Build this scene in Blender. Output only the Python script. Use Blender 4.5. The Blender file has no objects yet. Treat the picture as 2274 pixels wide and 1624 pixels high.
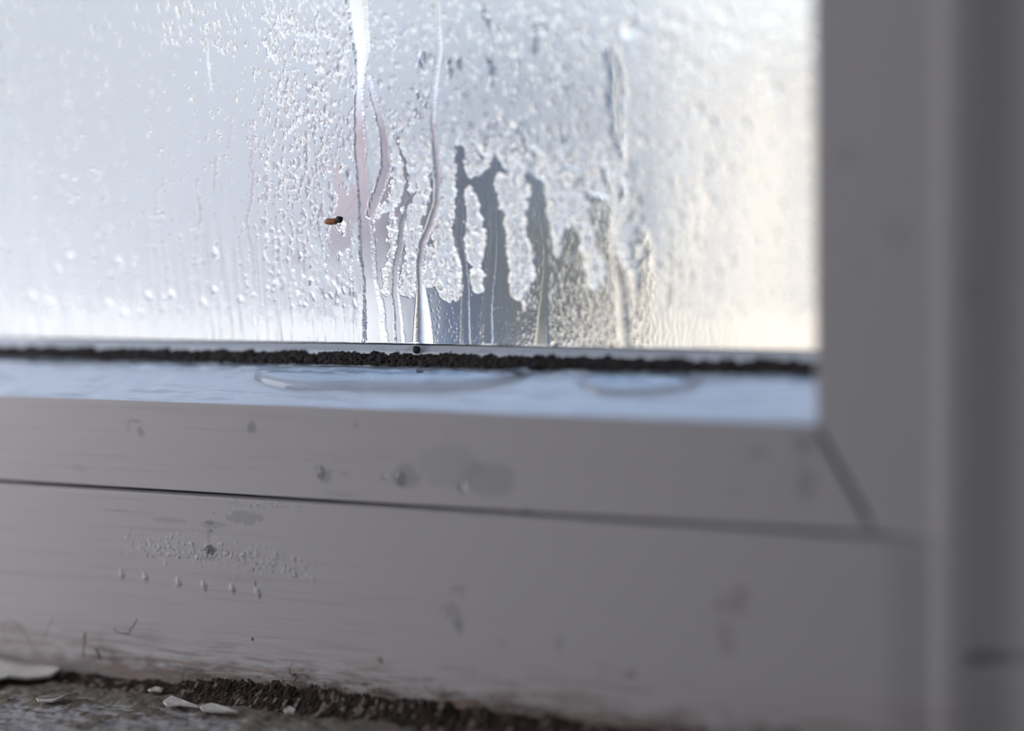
import bpy, math, random
import numpy as np
from mathutils import Matrix, Vector

C = bpy.context.scene.collection
SC = bpy.context.scene
RNG = np.random.default_rng(11)
random.seed(5)

# ------------------------------------------------------------------ camera
W, H = 2274.0, 1624.0
F = 3200.0                                  # focal length in pixels of the full frame
ROLLV = np.array([0.0075, -1.0, 0.0])
_c = np.array([-7042 - W / 2, H / 2 - 633, -F])
_p = np.array([1810 - W / 2, H / 2 - 470, -F])
_k = -(ROLLV @ _c) / (_p @ _c)
_v = ROLLV + _k * _p
AX = -_c / np.linalg.norm(_c)
AZ = -_v / np.linalg.norm(_v)
AY = np.cross(AZ, AX)
R = np.array([AX, AY, AZ])                  # camera vector -> world vector
Z1 = 0.40                                   # metres to the plane of focus
def ray(px, py):
    return R @ np.array([px - W / 2, H / 2 - py, -F])
CAM = -ray(900, 765) / F * Z1               # the foot of the glass at the focus is the origin
cam_d = bpy.data.cameras.new('camera')
cam = bpy.data.objects.new('camera', cam_d); C.objects.link(cam)
cam.matrix_world = Matrix.Translation(Vector(CAM)) @ Matrix(R.tolist()).to_4x4()
cam_d.sensor_width = 36.0; cam_d.lens = 36.0 * F / W
cam_d.clip_start = 0.01; cam_d.clip_end = 400
cam_d.dof.use_dof = True; cam_d.dof.focus_distance = Z1
cam_d.dof.aperture_fstop = 1.75
SC.camera = cam

# ------------------------------------------------------------------ world, sun, big lights, exposure
SC.view_settings.view_transform = 'Standard'
SC.view_settings.look = 'None'
SC.view_settings.gamma = 1.0
SC.view_settings.exposure = 0.75
SC.cycles.use_denoising = True
SC.cycles.max_bounces = 14
SC.cycles.transmission_bounces = 12
SC.cycles.sample_clamp_indirect = 6.0
world = bpy.data.worlds.new('sky'); SC.world = world; world.use_nodes = True
nt = world.node_tree; nt.nodes.clear()
tc = nt.nodes.new('ShaderNodeTexCoord'); sep = nt.nodes.new('ShaderNodeSeparateXYZ')
rmp = nt.nodes.new('ShaderNodeValToRGB'); bg = nt.nodes.new('ShaderNodeBackground'); wo = nt.nodes.new('ShaderNodeOutputWorld')
nt.links.new(tc.outputs['Generated'], sep.inputs[0]); nt.links.new(sep.outputs['Z'], rmp.inputs[0])
nt.links.new(rmp.outputs[0], bg.inputs[0]); nt.links.new(bg.outputs[0], wo.inputs[0])
e = rmp.color_ramp.elements
e[0].position = 0.0; e[0].color = (0.66, 0.66, 0.63, 1)
e[1].position = 1.0; e[1].color = (1.0, 1.5, 2.45, 1)
for p_, c_ in ((0.07, (0.68, 0.69, 0.67, 1)), (0.14, (0.86, 0.89, 0.90, 1)), (0.30, (0.64, 0.84, 1.12, 1)), (0.58, (0.78, 1.15, 1.85, 1))):
    q = e.new(p_); q.color = c_
mr = nt.nodes.new('ShaderNodeMapRange')              # the haze is brighter towards the right of the garden
mr.inputs['From Min'].default_value = -0.8; mr.inputs['From Max'].default_value = 0.6
mr.inputs['To Min'].default_value = 0.34; mr.inputs['To Max'].default_value = 2.25
nt.links.new(sep.outputs['X'], mr.inputs[0]); nt.links.new(mr.outputs[0], bg.inputs[1])
sun_d = bpy.data.lights.new('sun', 'SUN'); sun = bpy.data.objects.new('sun', sun_d); C.objects.link(sun)
sun_d.energy = 3.3; sun_d.angle = 0.01; sun_d.color = (1.0, 0.91, 0.78)
sun.rotation_euler = Vector((0.66, 0.42, -0.62)).to_track_quat('-Z', 'Y').to_euler()
def area(name, loc, tgt, sx, sy, energy, col):
    d = bpy.data.lights.new(name, 'AREA'); o = bpy.data.objects.new(name, d); C.objects.link(o)
    d.shape = 'RECTANGLE'; d.size = sx; d.size_y = sy; d.energy = energy; d.color = col
    o.location = loc; o.rotation_euler = (Vector(tgt) - Vector(loc)).to_track_quat('-Z', 'Y').to_euler()
    return o
# added fill lamp left of the camera, brightens that end of the frame
area('side_fill_lamp', (-0.64, -0.30, 0.08), (0.0, -0.03, -0.03), 0.30, 0.7, 2.55, (0.98, 0.98, 1.04))
area('room_fill_lamp', (0.5, -2.5, 1.1), (0, 0, 0), 1.2, 1.2, 2.0, (0.80, 0.86, 1.0))  # second added fill lamp, back in the room behind the camera

# ------------------------------------------------------------------ pixel <-> place
def on_y(px, py, y):
    d = ray(px, py); t = (y - CAM[1]) / d[1]; return CAM + d * t
def on_z(px, py, z):
    d = ray(px, py); t = (z - CAM[2]) / d[2]; return CAM + d * t
def zat(py, y): return float(on_y(900, py, y)[2])
def G(px, py, y=0.0):
    q = on_y(px, py, y); return q[0] * 1000, q[2] * 1000
MM = 0.001

# ------------------------------------------------------------------ noise
_tab = RNG.random(65536)
def vnoise(x, y, seed=0):
    xi = np.floor(x).astype(np.int64); yi = np.floor(y).astype(np.int64)
    fx = x - xi; fy = y - yi
    fx = fx * fx * fx * (fx * (fx * 6 - 15) + 10); fy = fy * fy * fy * (fy * (fy * 6 - 15) + 10)
    def h(a, b): return _tab[((a * 73856093) ^ (b * 19349663) ^ (seed * 83492791)) & 65535]
    a = h(xi, yi); b = h(xi + 1, yi); c = h(xi, yi + 1); d = h(xi + 1, yi + 1)
    return (a + (b - a) * fx) * (1 - fy) + (c + (d - c) * fx) * fy
def fbm(x, y, seed=0, octv=4, gain=0.5):
    s = 0; a = 1; t = 0
    for k in range(octv):
        s = s + a * vnoise(x * 2 ** k + 17.3 * k, y * 2 ** k - 9.1 * k, seed + k); t += a; a *= gain
    return s / t
def sm(e0, e1, x):
    t = np.clip((x - e0) / (e1 - e0), 0, 1); return t * t * (3 - 2 * t)

# ------------------------------------------------------------------ objects and materials
def tag(o, label=None, cat=None, group=None, kind=None):
    if label: o['label'] = label
    if cat: o['category'] = cat
    if group: o['group'] = group
    if kind: o['kind'] = kind
    return o
def empty(name, loc=(0, 0, 0)):
    o = bpy.data.objects.new(name, None); C.objects.link(o); o.location = loc; return o
def mesh_np(name, co, quads, mat, parent=None, attrs=None, smooth=True):
    """co n x 3 in metres, quads m x 4; unused points are dropped."""
    used, inv = np.unique(quads, return_inverse=True)
    quads = inv.reshape(quads.shape); co = co[used]
    me = bpy.data.meshes.new(name)
    n, m = len(co), len(quads)
    me.vertices.add(n); me.vertices.foreach_set('co', co.astype(np.float32).ravel())
    me.loops.add(m * 4); me.loops.foreach_set('vertex_index', quads.astype(np.int32).ravel())
    me.polygons.add(m); me.polygons.foreach_set('loop_start', np.arange(0, m * 4, 4, dtype=np.int32))
    me.update(calc_edges=True); me.validate()
    if smooth: me.polygons.foreach_set('use_smooth', np.ones(m, dtype=bool))
    for k, a in (attrs or {}).items():
        a = a[used]
        if a.ndim == 1:
            at = me.attributes.new(k, 'FLOAT', 'POINT'); at.data.foreach_set('value', a.astype(np.float32))
        else:
            at = me.attributes.new(k, 'FLOAT_COLOR', 'POINT')
            at.data.foreach_set('color', np.c_[a, np.ones(n)].astype(np.float32).ravel())
    me.materials.append(mat)
    o = bpy.data.objects.new(name, me); C.objects.link(o); o.parent = parent
    return o
def poly(name, verts, faces, mat, parent=None, smooth=False):
    me = bpy.data.meshes.new(name); me.from_pydata([tuple(v) for v in verts], [], faces); me.materials.append(mat)
    me.update()
    if smooth: me.polygons.foreach_set('use_smooth', [True] * len(me.polygons))
    o = bpy.data.objects.new(name, me); C.objects.link(o); o.parent = parent
    return o
def box(name, lo, hi, mat, parent=None):
    (a, b, c), (d, e_, f) = lo, hi
    v = [(x, y, z) for x in (a, d) for y in (b, e_) for z in (c, f)]
    fc = [(0, 1, 3, 2), (4, 6, 7, 5), (0, 4, 5, 1), (2, 3, 7, 6), (0, 2, 6, 4), (1, 5, 7, 3)]
    return poly(name, v, fc, mat, parent)
def grid_quads(nu, nv, flip=False):
    i = np.arange(nu - 1)[:, None] * nv + np.arange(nv - 1)[None, :]
    q = np.stack([i, i + nv, i + nv + 1, i + 1], -1).reshape(-1, 4)
    return q[:, ::-1] if flip else q
def tube(name, pts, rad, mat, parent=None, seg=6):
    pts = [Vector(p) for p in pts]; v = []; f = []
    for i, p in enumerate(pts):
        t = (pts[min(i + 1, len(pts) - 1)] - pts[max(i - 1, 0)]).normalized()
        a = t.cross(Vector((0.13, 0.2, 1))).normalized(); b = t.cross(a)
        r = rad * (1 if 0 < i < len(pts) - 1 else 0.4)
        v += [p + (a * math.cos(2 * math.pi * k / seg) + b * math.sin(2 * math.pi * k / seg)) * r for k in range(seg)]
    for i in range(len(pts) - 1):
        f += [(i * seg + k, i * seg + (k + 1) % seg, (i + 1) * seg + (k + 1) % seg, (i + 1) * seg + k) for k in range(seg)]
    f += [tuple(range(seg))[::-1], tuple((len(pts) - 1) * seg + k for k in range(seg))]
    return poly(name, v, f, mat, parent, True)

def mat_new(name):
    m = bpy.data.materials.new(name); m.use_nodes = True
    t = m.node_tree; b = t.nodes['Principled BSDF']; return m, t, b
def N(t, kind, **kw):
    n = t.nodes.new(kind)
    for k, v in kw.items(): setattr(n, k, v)
    return n
def noise_bump(t, b, scale, strength, dist=0.0002, stretch=(1, 1, 1), detail=4):
    tc = N(t, 'ShaderNodeTexCoord'); mp = N(t, 'ShaderNodeMapping'); no = N(t, 'ShaderNodeTexNoise'); bp = N(t, 'ShaderNodeBump')
    mp.inputs['Scale'].default_value = stretch; no.inputs['Scale'].default_value = scale; no.inputs['Detail'].default_value = detail
    bp.inputs['Strength'].default_value = strength; bp.inputs['Distance'].default_value = dist
    t.links.new(tc.outputs['Object'], mp.inputs[0]); t.links.new(mp.outputs[0], no.inputs[0])
    t.links.new(no.outputs[0], bp.inputs['Height']); t.links.new(bp.outputs[0], b.inputs['Normal'])
    return mp, no, bp
def plain(name, col, rough=0.6, scale=None, var=0.1, bump=0.2, dist=0.002):
    m, t, b = mat_new(name); b.inputs['Roughness'].default_value = rough
    b.inputs['Base Color'].default_value = (*col, 1)
    if scale:
        mp, no, bp = noise_bump(t, b, scale, bump, dist)
        r = N(t, 'ShaderNodeValToRGB')
        r.color_ramp.elements[0].position = 0.3; r.color_ramp.elements[1].position = 0.7
        r.color_ramp.elements[0].color = (*[c * (1 - var) for c in col], 1)
        r.color_ramp.elements[1].color = (*[min(1, c * (1 + var)) for c in col], 1)
        t.links.new(no.outputs[0], r.inputs[0]); t.links.new(r.outputs[0], b.inputs['Base Color'])
    return m
def attr_mat(name, rough, spec=0.5, bump_scale=900, bump=0.15, dist=0.0001, stretch=(1, 1, 1)):
    m, t, b = mat_new(name)
    a = N(t, 'ShaderNodeAttribute'); a.attribute_name = 'Col'; t.links.new(a.outputs['Color'], b.inputs['Base Color'])
    b.inputs['Roughness'].default_value = rough; b.inputs['Specular IOR Level'].default_value = spec
    noise_bump(t, b, bump_scale, bump, dist, stretch)
    return m

M_paint = attr_mat('white_window_paint', 0.42, 0.5, 260, 0.25, 0.00012, (0.12, 1, 1))
M_bead = attr_mat('white_bead_paint', 0.30, 0.5, 500, 0.3, 0.00010, (0.35, 1, 1))
M_sillm = attr_mat('flaking_sill_paint', 0.75, 0.3, 1200, 0.5, 0.0002)
M_mould = attr_mat('black_mould', 0.85, 0.15, 2500, 0.8, 0.0003)
M_gask = attr_mat('mouldy_sealant', 0.8, 0.2, 2500, 0.7, 0.0002)
M_wall = plain('interior_wall_paint', (0.62, 0.61, 0.62), 0.9, 30, 0.03, 0.1)
M_floor = plain('floor_boards', (0.30, 0.24, 0.19), 0.6, 4, 0.15, 0.1)
M_flake = plain('paint_flake', (0.62, 0.60, 0.57), 0.6, 900, 0.15, 0.3, 0.0002)
M_hair = plain('fibre', (0.10, 0.075, 0.06), 0.6)
M_brown = plain('brown_speck', (0.34, 0.12, 0.025), 0.5, 3000, 0.6, 0.6, 0.0002)
M_dark = plain('black_grit', (0.015, 0.015, 0.018), 0.6)

def water_mat(name, rough=0.0):
    m, t, b = mat_new(name)
    b.inputs['Base Color'].default_value = (1, 1, 1, 1); b.inputs['Transmission Weight'].default_value = 1
    b.inputs['IOR'].default_value = 1.33; b.inputs['Roughness'].default_value = rough
    return m
M_water = water_mat('water')
# condensation: refraction whose roughness is the mist lying on the pane at that point
M_film = bpy.data.materials.new('condensation'); M_film.use_nodes = True
t = M_film.node_tree; t.nodes.clear()
a = N(t, 'ShaderNodeAttribute'); a.attribute_name = 'mist'
g = N(t, 'ShaderNodeBsdfGlass'); g.inputs['IOR'].default_value = 1.33
tr = N(t, 'ShaderNodeBsdfTranslucent'); tr.inputs['Color'].default_value = (0.98, 0.97, 0.95, 1)
mx = N(t, 'ShaderNodeMixShader'); ou = N(t, 'ShaderNodeOutputMaterial')
ra = N(t, 'ShaderNodeMath', operation='MULTIPLY'); ra.inputs[1].default_value = 0.50
fa = N(t, 'ShaderNodeMath', operation='MULTIPLY'); fa.inputs[1].default_value = 0.55
t.links.new(a.outputs['Fac'], ra.inputs[0]); t.links.new(a.outputs['Fac'], fa.inputs[0])
t.links.new(ra.outputs[0], g.inputs['Roughness']); t.links.new(fa.outputs[0], mx.inputs[0])
t.links.new(g.outputs[0], mx.inputs[1]); t.links.new(tr.outputs[0], mx.inputs[2]); t.links.new(mx.outputs[0], ou.inputs[0])
M_glass = bpy.data.materials.new('pane_glass'); M_glass.use_nodes = True
t = M_glass.node_tree; t.nodes.clear(); g = N(t, 'ShaderNodeBsdfGlass'); g.inputs['IOR'].default_value = 1.5
g.inputs['Roughness'].default_value = 0.0
ou = N(t, 'ShaderNodeOutputMaterial'); t.links.new(g.outputs[0], ou.inputs[0])

# ------------------------------------------------------------------ key lines of the window profile (y towards the room is negative)
Y_GK = -0.005                               # foot of the sealant
Y_SH = -0.028                               # inner edge of the bead = face of the sash
Z_MT = zat(785, -0.0022)                    # where the mould on the sealant starts
Z_GK = zat(817, Y_GK)
Z_SH = zat(911, Y_SH)
Z_GR = zat(1125, Y_SH)
Y_LF = Y_SH - 0.0016
Z_BT = zat(1588, Y_LF)                      # foot of the frame on the sill
X_IN = float(on_y(1811, 700, Y_SH)[0])      # inner edge of the stile
X_MI = float(on_y(1950, 1192, Y_SH)[0])     # outer end of the mitre
X_S2 = float(on_y(2062, 900, Y_SH)[0]); X_S3 = float(on_y(2112, 900, Y_SH)[0])
X_L = -0.62; Z_T = 0.46
print('profile', Z_MT, Z_GK, Z_SH, Z_GR, Z_BT, X_IN, X_MI, X_S2, X_S3, 'cam', CAM)

# ------------------------------------------------------------------ the room (setting)
ZF, ZC = -1.0, 1.5
def st(o): o['kind'] = 'structure'; return o
st(box('floor', (-0.70, -3.1, ZF - .05), (1.5, 0.0, ZF), M_floor))
st(box('ceiling', (-0.70, -3.1, ZC), (1.5, 0.1, ZC + .05), M_wall))
st(box('wall_left', (-0.75, -3.1, ZF), (-0.70, 0.1, ZC), M_wall))
st(box('wall_right', (1.5, -3.1, ZF), (1.55, 0.1, ZC), M_wall))
st(box('wall_back', (-0.70, -3.15, ZF), (1.5, -3.1, ZC), M_wall))
X_R = X_S3 + 0.070
Z_SILLB = Z_BT - 0.045
wf = [((-0.70, -0.02, ZF), (1.5, 0.1, Z_SILLB)), ((-0.70, -0.02, Z_T + .05), (1.5, 0.1, ZC)),
      ((-0.70, -0.02, Z_SILLB), (X_L - .05, 0.1, Z_T + .05)), ((X_R, -0.02, Z_SILLB), (1.5, 0.1, Z_T + .05))]
vv, ff = [], []
for lo, hi in wf:
    b0 = len(vv); vv += [(x, y, z) for x in (lo[0], hi[0]) for y in (lo[1], hi[1]) for z in (lo[2], hi[2])]
    ff += [tuple(b0 + k for k in q) for q in [(0, 1, 3, 2), (4, 6, 7, 5), (0, 4, 5, 1), (2, 3, 7, 6), (0, 2, 6, 4), (1, 5, 7, 3)]]
st(poly('wall_front', vv, ff, M_wall))

# ------------------------------------------------------------------ window
win = empty('window_1', (0, 0, Z_BT)); win['kind'] = 'structure'
tag(win, 'white painted window with steamed-up glass, mitred sash and mouldy sealant', 'window')
def keep(o):
    o.parent = win; o.matrix_parent_inverse = Matrix.Translation((0, 0, -Z_BT)); return o
pane = keep(box('glass_pane', (X_L, 0.0002, -0.012), (X_IN + .012, 0.0042, Z_T), M_glass))
pane['label'] = 'clear glass pane behind the condensation'

# front relief of sash and outer frame: one height map, cut into its members
def axis(*spans):
    out = [spans[0][0]]
    for a, b, s in spans:
        n = max(1, int(round((b - a) / s))); out += list(np.linspace(a, b, n + 1)[1:])
    return np.array(out)
xi, xm, x2, x3, xr = [v * 1000 for v in (X_IN, X_MI, X_S2, X_S3, X_R)]
zsh, zgr, zbt = [v * 1000 for v in (Z_SH, Z_GR, Z_BT)]
xl = X_L * 1000
XS = axis((xl, -170, 6), (-170, -140, 1.2), (-140, 40, .34), (40, xi - 2, .5), (xi - 2, xi + .4, .2), (xi + .4, x3 + 4, .5), (x3 + 4, xr, 2.0))
ZS = axis((zbt - 3, zbt + 22, .25), (zbt + 22, zgr - 1.6, .34), (zgr - 1.6, zgr + 1.2, .1), (zgr + 1.2, zsh - 1.6, .34), (zsh - 1.6, zsh, .16), (zsh, 130, 1.2), (130, Z_T * 1000, 8))
GX, GZ = np.meshgrid(XS, ZS, indexing='ij')
# the foot of the mitre runs from the inner corner to the outer one
mt = (GZ - zsh) / (zgr - zsh)                       # 0 at the inner corner, 1 at the groove
xmit = xi + (xm - xi) * mt
dn = (GX - xmit) / np.hypot(1, (xm - xi) / (zgr - zsh))
relief = np.zeros_like(GX)                          # mm towards the room
low = sm(zgr + .15, zgr - .35, GZ)
right = sm(xm + .3, x3, GX)
relief += 1.4 * low * (1 - 0.7 * right)
relief += -2.6 * np.exp(-((GZ - zgr) / .32) ** 2) * (1 - 0.96 * sm(xm, xm + 6, GX)) * (0.55 + .45 * sm(-150, -60, GX))
relief += -1.3 * np.exp(-(dn / .45) ** 2) * sm(0.0, .1, mt) * sm(1.0, .82, mt)
relief += .45 * sm(x2, x3 - 1, GX)            # rounded bead up the stile side
relief += -2.8 * sm(x3 - 1.5, x3 + 16, GX)    # falls away to the right
relief += -5 * sm(2.2, .0, np.abs(GZ - (zbt + 29))) * sm(x3 + 3, x3 + 8, GX)
edge = np.where(GX < xi, zsh - GZ, 99.0)
edge2 = np.where(GZ > zsh, GX - xi, np.where(GX > xi, np.hypot(GX - xi, 0) + np.maximum(0, zsh - GZ), np.hypot(np.minimum(GX - xi, 0) * 0, zsh - GZ)))
ed = np.minimum(np.where(edge < 0, 99, edge), np.where(edge2 < 0, 99, edge2))
relief += -.08 * (1 - np.sqrt(np.clip(1 - (1 - np.clip(ed / .6, 0, 1)) ** 2, 0, 1)))
bm = sm(zbt + 24, zbt + 2, GZ)                      # wood worn towards the foot
relief += (fbm(GX / 9, GZ / .9, 3, 4) - .5) * .35 * bm + (fbm(GX / 14, GZ / 1.3, 5, 3) - .5) * .08
base = np.array([.60, .575, .575])
col = np.ones(GX.shape + (3,)) * base
dirt = np.zeros_like(GX)
def F_(px, py):
    q = on_y(px, py, Y_SH if py < 1125 + (px - 900) * .062 else Y_LF); return q[0] * 1000, q[2] * 1000
def blob(px, py, rx, ry, amt, c, relief_h=0.0, noise=0.5, ns=.8, hard=.6, seed=1):
    """a stain: rx, ry in mm; c its colour; relief_h its raised height"""
    cx, cz = F_(px, py)
    i0, i1 = np.searchsorted(XS, [cx - rx * 2, cx + rx * 2]); j0, j1 = np.searchsorted(ZS, [cz - ry * 2, cz + ry * 2])
    if i0 == i1 or j0 == j1: return
    s = np.s_[i0:i1, j0:j1]
    d = np.hypot((GX[s] - cx) / rx, (GZ[s] - cz) / ry)
    d = d + (fbm(GX[s] / ns, GZ[s] / ns, seed, 3) - .5) * 2 * noise
    m = sm(1.0, hard, d) * amt
    col[s] += (np.array(c) - col[s]) * m[..., None]
    relief[s] += relief_h * sm(1.0, .2, d)
GRN = (.22, .21, .17); BRN = (.13, .085, .065); GRY = (.33, .32, .33); BLK = (.07, .065, .06)
# faint streaks along the wood
stv = fbm(GX / 40, GZ / .8, 21, 4); stm = sm(.60, .80, stv) * (.16 + .5 * sm(zbt + 26, zbt, GZ)) * sm(60, -20, GX)
col += (np.array((.33, .29, .26)) - col) * np.clip(stm, 0, 1)[..., None]
# darker colour along the groove and the mitre
gz_ = np.exp(-((GZ - zgr) / .42) ** 2) * (1 - sm(xm, xm + 14, GX) * .75)
col += (np.array(BLK) - col) * np.clip(gz_ * (.65 + .35 * fbm(GX / 5, GZ, 8, 2)), 0, 1)[..., None]
gm = np.exp(-(dn / .7) ** 2) * sm(-.02, .08, mt) * sm(1.02, .8, mt)
col += (np.array(BLK) - col) * np.clip(gm * .8, 0, 1)[..., None]
for k, a_ in enumerate([
        (560, 950, 1.6, 2.2, .5, GRN, 0, .5, .6), (300, 935, 2.6, .9, .4, GRY, 0, .9, .5), (312, 958, 1.2, 1.6, .4, GRN, 0, .8, .5), (285, 950, .8, 2, .3, GRY, 0, .9, .5),
        (180, 1040, 3.5, 1.2, .22, GRY, 0, .6, 1), (790, 945, .35, .35, .8, BLK, 0, .2, .5), (748, 1017, .25, .25, .7, BLK, 0, .2, .5), (992, 972, .6, .6, .35, GRN, 0, .4, .6),
        (540, 1150, 6.0, 2.0, .45, GRY, .03, .45, 1.6, .85), (470, 1165, 5, 1.0, .35, GRY, .03, .4, 1.4, .8), (380, 1157, 7, .7, .3, (.30, .26, .26), 0, .4, 1.5), (260, 1135, 7, .6, .28, (.30, .26, .26), 0, .4, 1.5),
        (466, 1222, 2.1, 1.5, .85, (.12, .12, .10), .12, .7, .5), (462, 1190, .5, 2.6, .5, GRY, 0, .6, .6), (467, 1180, 1, .5, .6, (.2, .2, .2), 0, .6, .5), (465, 1162, 1.5, .7, .55, (.2, .2, .2), 0, .8, .5), (474, 1140, .6, .6, .4, GRY, 0, .3, .6), (462, 1238, 2.6, 1.2, .35, GRY, 0, .5, .8),
        (1018, 1385, 1.4, 2.6, .55, GRN, 0, .9, .8), (1000, 1355, 2.6, 2.4, .3, GRN, 0, .9, .8), (1015, 1310, 2.5, 1.5, .3, GRN, 0, .9, .8), (1240, 1432, 1, 2, .3, GRN, 0, .5, .8), (1115, 1435, 1, 2, .2, GRN, 0, .5, .8),
        (1640, 1330, 4, 4.5, .5, (.33, .29, .24), 0, .7, 2.5), (1600, 1345, 3, 2, .35, (.33, .29, .24), 0, .7, 2.5), (1610, 1420, 2.5, 5, .35, (.33, .29, .24), 0, .7, 2.5), (1635, 1095, 1.6, 1.4, .3, GRY, 0, .3, 1),
        (1785, 990, 2.5, 3, .5, GRN, 0, .6, 2), (1790, 1080, 2.5, 5, .35, GRN, 0, .6, 2), (1680, 1010, 3, 2, .2, GRN, 0, .6, 2), (1880, 345, 2.2, 2.6, .4, GRY, 0, .6, 1.5), (1910, 590, 1.6, 2.4, .3, GRY, 0, .6, 1.5), (1990, 520, 3.5, 4, .25, GRY, 0, .6, 1.5), (2160, 650, 3, 3, .25, GRY, 0, .6, 1.5),
        (845, 1468, 1.0, .9, .7, (.16, .14, .08), 0, .8, .5), (560, 1420, .5, .6, .9, BLK, .1, .3, .5), (1400, 1500, 1.6, 1.6, .4, BRN, 0, .6, 1), (1340, 1490, 1, 2, .2, BRN, 0, .6, 1)]):
    blob(*a_, seed=30 + k)
# scratched dark hairline down, row of little dried dabs and crumbly residue
for k in range(26):
    blob(562 + k * .25, 1263 + k * 2.0, .13, .3, .8, BLK, 0, .1, .5)
for px, py in ((270, 1279), (322, 1285), (396, 1297), (452, 1304), (516, 1311), (572, 1320)):
    blob(px, py, 1.1, 1.6, .35, GRY, .22, .5, .7, .7, int(px)); blob(px - 3, py - 9, .6, 1.2, .5, (.72, .70, .70), .15, .5, .6, .7, int(px) + 3)
for k in range(330):
    u = random.random(); px = 280 + u * 420; py = 1208 + (px - 280) * .13 + random.gauss(0, 17)
    blob(px, py, random.uniform(.2, .5), random.uniform(.2, .8), .55, random.choice([(.72, .70, .70), (.70, .68, .68), (.42, .41, .42)]), random.uniform(.05, .22), .5, .4, .5, k)
for k in range(70):
    px = 500 + random.random() * 170; blob(px, 1120 + (px - 560) * .07 + random.gauss(0, 5), .3, .4, .4, (.44, .43, .44), .08, .5, .4, .5, k)
# drying water marks under the sash edge
for a_ in ((1000, 1035, 9, 5.5, .22, GRY, 0, .25, 4, .9), (1085, 1062, 7.5, 4.6, .38, (.36, .35, .36), .05, .25, 3, .9), (900, 1058, 4.0, 3.2, .45, GRY, .05, .4, 1.5, .85), (722, 1058, 2.2, 2.4, .45, GRY, .08, .5, 1.2, .85), (705, 1040, 1.2, 1, .4, GRY, 0, .6, .8), (765, 1052, 2.4, .8, .3, GRY, 0, .5, .8), (955, 1040, 4, 4.4, .55, (.56, .54, .54), 0, .25, 3, .9), (760, 1098, 9, .5, .3, GRY, 0, .4, 1.5), (1170, 1135, 2, 1.0, .45, GRY, 0, .4, 1.5)):
    blob(*a_, seed=int(a_[0]))
# grime climbing from the sill
mx_ = sm(0, 1, fbm(GX / 4, GZ / 1.6, 44, 5) * 1.25 - .12 + sm(zbt + 9, zbt, GZ) * .62 - sm(zbt + 2, zbt + 17, GZ) * .75)
mx_ *= sm(zbt + 20, zbt + 7, GZ) * (.55 + .45 * sm(-110, -20, GX))
mx_ += .8 * sm(.66, .74, fbm(GX / 1.3, GZ / 1.0, 47, 3)) * sm(zbt + 12, zbt + 4, GZ) * sm(-60, -20, GX)
col += (np.array((.15, .11, .095)) - col) * np.clip(mx_, 0, 1)[..., None]
wd = sm(.5, .7, fbm(GX / 12, GZ / 1.1, 61, 4)) * sm(zbt + 21, zbt + 5, GZ) * .8
col += (np.array((.36, .27, .23)) - col) * wd[..., None]
relief += .25 * mx_ * (fbm(GX / .5, GZ / .5, 71, 2) - .4)
yy = Y_SH * 1000 - relief
co = np.stack([GX, yy, GZ], -1).reshape(-1, 3) * MM
q = grid_quads(len(XS), len(ZS))
cx_ = (XS[:-1] + XS[1:])[:, None] / 2 + 0 * ZS[None, :-1]; cz_ = (ZS[:-1] + ZS[1:])[None, :] / 2 + 0 * XS[:-1, None]
op = (cx_ < xi) & (cz_ > zsh)
lowm = cz_ < zgr
mitx = xi + (xm - xi) * (cz_ - zsh) / (zgr - zsh)
outer = lowm | (cx_ > xm)
rail = ~op & ~outer & (cx_ < mitx) & (cz_ < zsh)
stile = ~op & ~outer & ~rail
cflat = col.reshape(-1, 3)
FR = {}
for nm, mk in (('bottom_rail', rail), ('side_stile', stile), ('outer_frame', outer)):
    FR[nm] = keep(mesh_np(nm, co, q[mk.ravel()], M_paint, None, {'Col': cflat}))
# solid wood behind the faces
M_core = plain('white_paint_core', (.60, .575, .575), .5, 300, .03, .1, .0002)
def core(nm, lo, hi, par):
    o = box(nm, lo, hi, M_core); o.parent = par; return o
core('rail_body', (X_L, Y_SH + .0036, Z_GR + .002), (X_IN, .012, Z_SH - .012), FR['bottom_rail'])
core('stile_body', (X_IN + .0009, Y_SH + .0016, Z_SH - .012), (X_MI - .001, .012, Z_T), FR['side_stile'])
core('frame_body', (X_L, Y_SH + .0036, Z_BT - .003), (X_R, .03, Z_GR - .001), FR['outer_frame'])
core('frame_post', (X_MI + .001, Y_SH + .0105, Z_GR), (X_R, .03, Z_T), FR['outer_frame'])
# return edges of the stile
poly('stile_return', [(X_IN, Y_SH + .001, Z_SH - .0125), (X_IN, .0, Z_SH - .0125), (X_IN, .0, Z_T), (X_IN, Y_SH + .001, Z_T)], [(0, 1, 2, 3)], M_core, FR['side_stile'])
core('return_body', (X_IN + .00002, Y_SH + .0012, Z_SH - .012), (X_IN + .002, .0001, Z_T), FR['side_stile'])

# black mould spots up the side of the glass, against the stile
VZ = axis((0, 110, .35)); VX = np.linspace(xi - 2.6, xi + .4, 14)
vx, vz = np.meshgrid(VX, VZ, indexing='ij')
keepm = (fbm(vx / 1.0, vz / 3.2, 141, 4) + .22 * sm(xi - 2.6, xi, vx) + .10 * sm(84, 60, vz)) > .70
vy = -.35 - .5 * fbm(vx / .5, vz / .5, 145, 2)
km = (keepm[:-1, :-1] & keepm[1:, 1:]).ravel()
vc = np.ones(vx.shape + (3,)) * np.array((.11, .10, .10)) * (.6 + .8 * fbm(vx, vz, 147, 2)[..., None])
sd = keep(mesh_np('side_sealant', np.stack([vx, vy, vz], -1).reshape(-1, 3) * MM, grid_quads(len(VX), len(VZ))[km], M_gask, None, {'Col': vc.reshape(-1, 3)}))
sd['label'] = 'dark spotted sealant up the side of the glass'

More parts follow.
